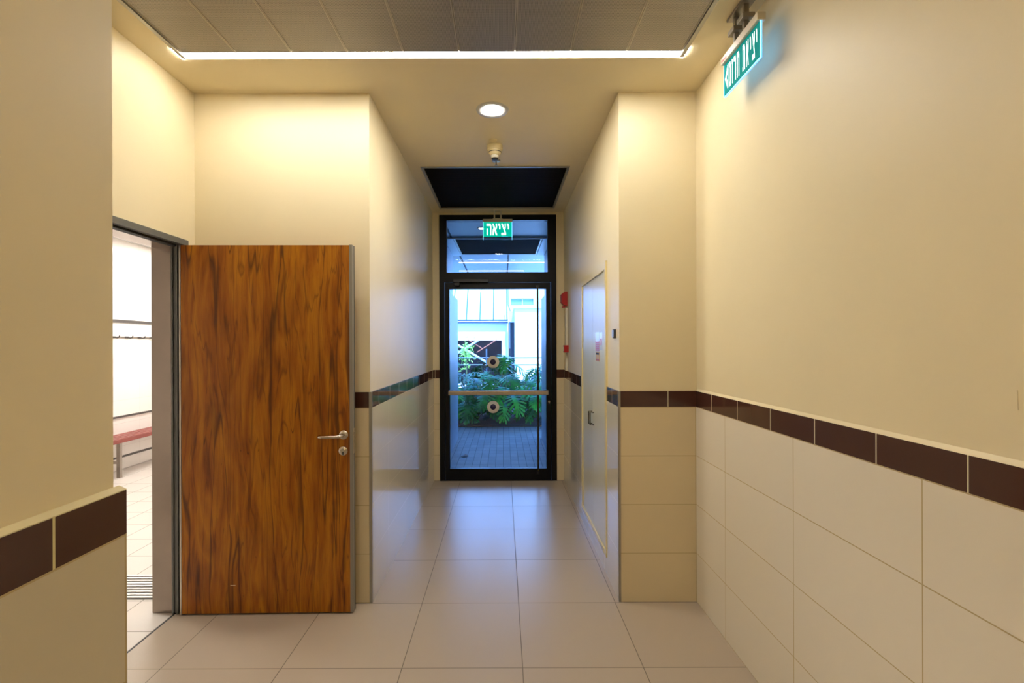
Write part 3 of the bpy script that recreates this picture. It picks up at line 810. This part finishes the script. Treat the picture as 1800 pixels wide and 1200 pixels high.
# hook rail with its hooks
r = root('hook_rail', (XW, 6.0, 1.70), label='long steel coat hook rail on the white changing room wall', category='coat rack')
MB().box(XW, XW+0.012, 4.2, 8.0, 1.715, 1.735, 'steel').build('rail', r)
yy = 5.92
while yy < 7.2:
    mb = MB(); mb.tube([(XW+0.012, yy, 1.728), (XW+0.06, yy, 1.715), (XW+0.085, yy, 1.722), (XW+0.095, yy, 1.745)], 0.008, 'trim_dark', 8)
    mb.box(XW+0.012, XW+0.018, yy-0.03, yy+0.03, 1.712, 1.738, 'trim_dark')
    mb.build('hook', r); yy += 0.22
# bench
r = root('changing_bench', (-4.82, 6.2, 0), label='long bench with red brown slats on steel legs against the white wall', category='bench')
for k in range(4):
    xa = -4.968+k*0.075
    MB().box(xa, xa+0.056, 4.0, 8.4, 0.445, 0.475, 'bench_wood').build('slat', r, 0.003)
MB().box(-4.685, -4.665, 4.0, 8.4, 0.425, 0.470, 'bench_wood').build('front_slat', r)
for yy in (4.3, 5.87, 7.4):
    mb = MB()
    mb.box(-4.72, -4.68, yy-0.02, yy+0.02, 0, 0.445, 'bench_steel')
    mb.box(-4.98, -4.94, yy-0.02, yy+0.02, 0, 0.445, 'bench_steel')
    mb.box(-4.94, -4.72, yy-0.015, yy+0.015, 0.17, 0.20, 'bench_steel')
    mb.box(-4.94, -4.72, yy-0.015, yy+0.015, 0.415, 0.445, 'bench_steel')
    mb.build('leg_frame', r)
# drain grating
r = root('floor_grating', (-3.0, 3.2, 0), label='long steel drain grating of parallel bars in the changing room floor', category='grating')
mb = MB()
for k in range(9):
    yy = 3.05+k*0.036
    mb.box(-3.9, -2.1, yy, yy+0.019, 0.0, 0.006, 'grating')
mb.build('bars', r)
boxo('tray', (-3.92, -2.09, 3.04, 3.36, -0.0015, 0.0002), 'seal', r)

# ------------------------------------------------------------------ outside: paved passage, side walls, canopy
boxo('ground_paving', (-3.5, 3.5, 5.86, 9.5, -0.12, -0.01), 'pavers', **S)
boxo('ground_far', (-25, 25, 13.0, 45, -0.14, -0.02), 'ext_ground', **S)
w = boxo('wall_outside_left', (-0.96, -0.860, 5.86, 8.3, -0.01, CZ), 'canopy_box', **S)
MB().box(-0.859, -0.780, 5.86, 8.32, -0.01, 2.39, 'ext_side').build('side_panel', w)
w = boxo('wall_outside_right', (0.720, 0.82, 5.86, 8.3, -0.01, CZ), 'canopy_box', **S)
MB().box(0.668, 0.719, 5.86, 8.32, -0.01, 2.40, 'ext_side').build('side_panel', w)
G2 = (-0.70, 0.565, 7.02, 8.28)
MB().slab((-3.4, 3.4), (5.86, 10.6), [G2], mapXYz, CZ, CZ+0.12, 'canopy').build('ceiling_canopy', **S)  # out-of-view sides of the canopy widened to shade the planting bed
grille(G2, CZ, 'dark slatted grille in the blue canopy ceiling seen through the transom')
r = root('canopy_surround', (-0.07, 7.6, CZ-0.03), label='pale flat surround of the dark grille under the outdoor canopy', category='canopy surround')
mb = MB().slab((-0.855, 0.715), (6.98, 8.30), [(-0.725, 0.59, 7.0, 8.305)], mapXYz, CZ-0.03, CZ-0.009, 'surround'); mb.build('surround_board', r)
downlight((P(848, 0, 6.47)[0], 6.47), CZ, 'bulb_out', 'round glowing outdoor downlight left of the green sign beyond the transom', 0.6)
for (yy, x0, x1, lab) in ((9.12, -0.83, 1.55, 'thin glowing light strip on the outdoor canopy, nearer one'),
                          (10.15, -0.92, 0.45, 'thin glowing light strip on the outdoor canopy, farther one')):
    r = root('light_strip', ((x0+x1)/2, yy, CZ), label=lab, category='ceiling light', group='light strips on the outdoor canopy')
    boxo('diffuser', (x0, x1, yy-0.011, yy+0.011, CZ-0.006, CZ-0.001), 'strip_out', r)
mb = MB(); mb.prism([(0, 0), (0.06, 0.01), (0.05, 0.04), (0.02, 0.03)], lambda a, b, h: (-0.55+a, 9.0+h, 0.0+b-0.01), -0.03, 0.03, 'deadleaf')
o = MB(); o.add([(-0.62, 6.95, -0.008), (-0.56, 6.93, 0.012), (-0.50, 6.98, -0.006), (-0.55, 7.02, 0.015)], [(0, 1, 3), (1, 2, 3)], 'deadleaf')
o.add([(-0.62, 6.95, -0.009), (-0.56, 6.93, 0.009), (-0.50, 6.98, -0.008), (-0.55, 7.02, 0.012)], [(0, 3, 1), (1, 3, 2)], 'deadleaf')
o.build('dry_leaf', label='small dry brown leaf lying on the outdoor paving', category='leaf', recalc=False)

# ------------------------------------------------------------------ planting bed
w = boxo('ground_planting_bed', (-4, 4, 9.5, 13.0, -0.12, 0.02), 'soil', **S)
rnd = random.Random(7)
def leaf_verts(L, nl=8, seed=0):
    """deeply lobed leaf lying along +Y, face up +Z; returns verts, faces."""
    rr = random.Random(seed); vs = []; fs = []
    def dz(x, y): return -0.55*y*y/L - 0.5*x*x/L
    # midrib web
    pts = 7
    for i in range(pts+1):
        t = i/pts; w_ = L*0.09*(math.sin(PI*min(1, t*0.9+0.1))**0.8)+0.002
        y = t*L*0.85
        vs += [(-w_, y, dz(w_, y)), (w_, y, dz(w_, y))]
    for i in range(pts):
        fs.append((2*i, 2*i+1, 2*i+3, 2*i+2))
    for sd in (-1, 1):
        for i in range(nl):
            t = (i+0.4)/nl
            y0 = t*L*0.85; ln = L*(0.52-0.30*t)*(0.9+0.2*rr.random())
            if i == 0: ln *= 0.75
            a = math.radians(-25+95*t+rr.uniform(-5, 5))
            d = (sd*math.cos(a), math.sin(a)); nrm = (-d[1], d[0]); w_ = L*0.044
            b = (sd*L*0.03, y0); o_ = len(vs)
            for q, k in ((0, 0.8), (0.35, 0.75), (0.72, 1.05), (0.9, .8)):
                cx, cy = b[0]+d[0]*ln*q, b[1]+d[1]*ln*q
                for s_ in (-1, 1):
                    x_, y_ = cx+nrm[0]*w_*k*s_, cy+nrm[1]*w_*k*s_
                    vs.append((x_, y_, dz(x_, y_)))
            x_, y_ = b[0]+d[0]*ln, b[1]+d[1]*ln; vs.append((x_, y_, dz(x_, y_)))
            for q in range(3): fs.append((o_+2*q, o_+2*q+1, o_+2*q+3, o_+2*q+2))
            fs.append((o_+6, o_+7, o_+8))
    o_ = len(vs)
    y = L*0.85
    vs += [(-L*.03, y, dz(.02, y)), (L*.03, y, dz(.02, y)), (0, L, dz(0, L))]; fs.append((o_, o_+1, o_+2))
    return vs, fs
LV = [leaf_verts(1.0, 7, s) for s in range(4)]
def bush(x, y, h, n, spread, size, mat, label, seed, tall=None):
    rr = random.Random(seed)
    r = root('philodendron_bush', (x, y, 0.02), label=label, category='plant', group='lobed green bushes in the planting bed')
    fo = MB(); st = MB()
    for i in range(n):
        a = 2*PI*i/n*2.618+rr.uniform(-.3, .3); k = math.sqrt((i+0.5)/n)
        e = math.radians(85-62*k+rr.uniform(-8, 8))
        ln = h*(0.75+0.3*rr.random())*(0.75+0.25*(1-k))
        if tall and i == 0: a = -PI/2; e = math.radians(80); ln = tall
        d = Vector((math.cos(a)*math.cos(e)*spread, math.sin(a)*math.cos(e)*spread, math.sin(e)))
        p0 = Vector((x+rr.uniform(-.06, .06), y+rr.uniform(-.06, .06), 0.0))
        p1 = p0+d*ln*0.55+Vector((0, 0, 0.05)); p2 = p0+d*ln
        st.tube([p0, p1, p2], [0.010, 0.008, 0.005], 'stem', 5, False)
        fwd = Vector((math.cos(a), math.sin(a), rr.uniform(-0.35, 0.25))).normalized()
        if rr.random() < 0.45:      # many leaves lean their face to the path
            fwd = (fwd+Vector((0, -0.6, -0.35))).normalized()
        up = (Vector((0, -0.35, 1))+Vector((rr.uniform(-.3, .3), rr.uniform(-.3, .3), 0))).normalized()
        rt = fwd.cross(up).normalized(); up = rt.cross(fwd).normalized()
        s_ = size*rr.uniform(0.75, 1.2)
        R = Matrix((rt, fwd, up)).transposed().to_4x4(); R.translation = p2
        vs, fs = LV[rr.randrange(4)]
        fo.add([R @ (Vector(v)*s_) for v in vs], fs, mat)
    fo.build('foliage', r, recalc=False, origin=(x, y, 0.3)); st.build('stems', r, recalc=False)
B = [(-1.25, 9.95, 1.42, 38, 0.62, 0.40, 'leaf', 'lobed green bush at the left edge of the bed behind the glass door', 1, None),
     (-0.62, 10.10, 1.38, 38, 0.62, 0.40, 'leaf_b', 'lobed green bush in the bed, second from the left wall', 2, None),
     (0.02, 9.95, 1.5, 36, 0.6, 0.46, 'leaf', 'tallest lobed green bush right behind the ring stickers', 3, 1.42),
     (0.55, 10.20, 1.42, 38, 0.62, 0.40, 'leaf_b', 'lobed green bush right of the tallest one in the bed', 4, None),
     (1.10, 9.95, 1.46, 38, 0.62, 0.40, 'leaf', 'lobed green bush at the right edge of the bed behind the glass door', 5, None),
     (-1.7, 10.9, 1.55, 34, 0.6, 0.42, 'leaf_b', 'lobed green bush in the back row of the bed, farthest left', 6, None),
     (-0.25, 10.9, 1.45, 34, 0.6, 0.42, 'leaf_b', 'lobed green bush in the back row of the bed, middle', 7, None),
     (1.3, 10.9, 1.55, 34, 0.6, 0.42, 'leaf_b', 'lobed green bush in the back row of the bed, farthest right', 8, None)]
for b in B: bush(*b)
# low undergrowth
fo = MB(); rr = random.Random(11)
for i in range(120):
    x = rr.uniform(-2.2, 2.2); y = rr.uniform(9.62, 10.6); s_ = rr.uniform(0.10, 0.24); a = rr.uniform(0, 2*PI)
    fwd = Vector((math.cos(a), math.sin(a), rr.uniform(-0.1, 0.5))).normalized(); up = Vector((rr.uniform(-.3, .3), -0.4, 1)).normalized()
    rt = fwd.cross(up).normalized(); up = rt.cross(fwd)
    R = Matrix((rt, fwd, up)).transposed().to_4x4(); R.translation = (x, y, rr.uniform(0.08, 0.42))
    vs, fs = LV[rr.randrange(4)]; fo.add([R @ (Vector(v)*s_) for v in vs], fs, 'leaf_d')
fo.build('undergrowth', kind='stuff', label='low dark leafy undergrowth covering the planting bed', category='plants', recalc=False, origin=(0, 10.1, 0.02))

# railing behind the bed
r = root('railing', (0, 12.4, 0), label='steel railing with two horizontal rails behind the bushes', category='railing')
for py in (628.5, 641):
    z = P(0, py, 12.4)[2]; MB().cyl((-6, 12.4, z), (6, 12.4, z), 0.016, 'rail', 10).build('rail', r)
for px in (770, 855, 990):
    x = P(px, 0, 12.4)[0]; MB().box(x-0.018, x+0.018, 12.38, 12.42, 0.0, P(0, 613, 12.4)[2], 'rail').build('post', r)

# ------------------------------------------------------------------ far buildings
r = root('low_building', (-2.4, 16.0, 0), label='low white building with a steep metal roof and dark opening behind the railing', category='building')
xR = P(893, 0, 16)[0]; xO = P(882, 0, 16)[0]
zt = P(0, 567, 16)[2]; zo = P(0, 598, 16)[2]
mb = MB().slab((-7, xR), (0, zt), [(-6.5, xO, 0.35, zo)], mapXZ, 16.0, 16.2, 'facade'); mb.box(xR-0.2, xR, 16.2, 19, 0, zt, 'facade'); mb.build('wall', r)
MB().box(-6.8, xR-0.2, 17.3, 17.4, 0, zt, 'dark_open').build('dark_interior', r)
mb = MB(); mb.prism([(15.9, zt+0.06), (16.1, zt+0.06), (19.5, 7.0), (19.3, 7.0)], lambda a, b, h: (h, a, b), -7.0, xR, 'roof_sheet'); mb.build('roof', r)
mb = MB(); mb.box(-7.0, xR, 15.78, 15.9, zt-0.02, zt+0.03, 'gutter'); mb.box(-7.0, xR, 15.82, 15.9, zt+0.06, zt+0.10, 'gutter'); mb.build('gutter', r)
def bar(par, a, b, mat, Y, rad, nm):
    MB().cyl(P(a[0], a[1], Y), P(b[0], b[1], Y+0.02), rad, mat, 8).build(nm, par)
bar(r, (803, 621), (842, 597), 'brace_white', 15.6, 0.035, 'cross_brace')
bar(r, (800, 603), (858, 638), 'brace_white', 15.5, 0.035, 'cross_brace')
bar(r, (823, 597), (849, 613), 'brace_orange', 15.7, 0.016, 'cross_brace')
bar(r, (873, 597), (838, 619), 'brace_orange', 15.65, 0.016, 'cross_brace')
# small bright shrub by the low building
fo = MB(); rr = random.Random(5); c = P(820, 622, 14.6)
for i in range(150):
    d = Vector((rr.gauss(0, .10), rr.gauss(0, .10), rr.gauss(0, .20)))
    p = Vector(c)+d; s_ = rr.uniform(.03, .06); a = rr.uniform(0, 2*PI); u = Vector((math.cos(a), rr.uniform(-.5, .5), math.sin(a))).normalized(); v = u.orthogonal().normalized()
    fo.add([p-u*s_, p+v*s_*.5, p+u*s_, p-v*s_*.5], [(0, 1, 2, 3)], 'leaf_y')
r = root('far_shrub', (c[0], c[1], 0), label='light green small leaved shrub before the low building', category='plant')
fo.build('foliage', r, recalc=False); MB().cyl((c[0], c[1], -0.02), (c[0], c[1], c[2]), 0.02, 'stem', 8).build('trunk', r)

r = root('white_building', (1.9, 15.0, 0), label='plain white cube building at the right behind the bushes', category='building')
x0 = P(905, 0, 15)[0]; zt = P(0, 542, 15)[2]
MB().box(x0, 6, 15.0, 18.5, 0, zt, 'facade').build('wall', r)
MB().box(x0-0.03, 6.05, 14.9, 18.6, zt, zt+0.06, 'facade2').build('roof_edge', r)
MB().box(xR+0.012, x0-0.001, 15.6, 15.7, 0, 2.35, 'dark_blue').build('gap_panel', r)  # flat dark panel stands in for the dark gap between the buildings
r = root('meter_box', (P(899, 0, 15.4)[0], 15.4, 2.3), label='pale wall meter box with pipes between the two white buildings', category='meter box')
a = P(894.5, 566, 15.4); b = P(904, 547, 15.4)
MB().box(a[0], b[0], 15.35, 15.5, a[2], b[2], 'roof_sheet').build('box', r, 0.01)
mb = MB(); mb.cyl((a[0]+0.03, 15.42, 1.5), (a[0]+0.03, 15.42, a[2]), 0.015, 'rail', 8); mb.tube([(a[0]-0.02, 15.42, 3.4), (a[0]-0.02, 15.42, 2.9), (a[0]+0.05, 15.42, b[2])], 0.015, 'rail', 8); mb.build('pipes', r)

r = root('upper_building', (3.0, 22.0, 0), label='taller white building with a wide window above the white cube', category='building')
a = P(898, 536.5, 22); b = P(938, 524.5, 22)
mb = MB().slab((-0.2, 9), (0, 8), [(a[0], b[0], a[2], b[2])], mapXZ, 22.0, 22.3, 'facade2'); mb.build('wall', r)
wn = boxo('window', (a[0], b[0], 22.12, 22.15, a[2], b[2]), 'win', r)
xm = P(918.5, 0, 22)[0]
mb = MB(); mb.box(xm-0.02, xm+0.02, 22.06, 22.12, a[2], b[2], 'facade'); mb.box(a[0], b[0], 22.06, 22.12, b[2]-0.03, b[2], 'facade'); mb.build('window_bars', wn)
boxo('interior_wall', (-0.2, 9, 22.35, 22.4, 0, 8), 'facade2', r)

for o in bpy.data.objects:
    if '_w' in o: del o['_w']
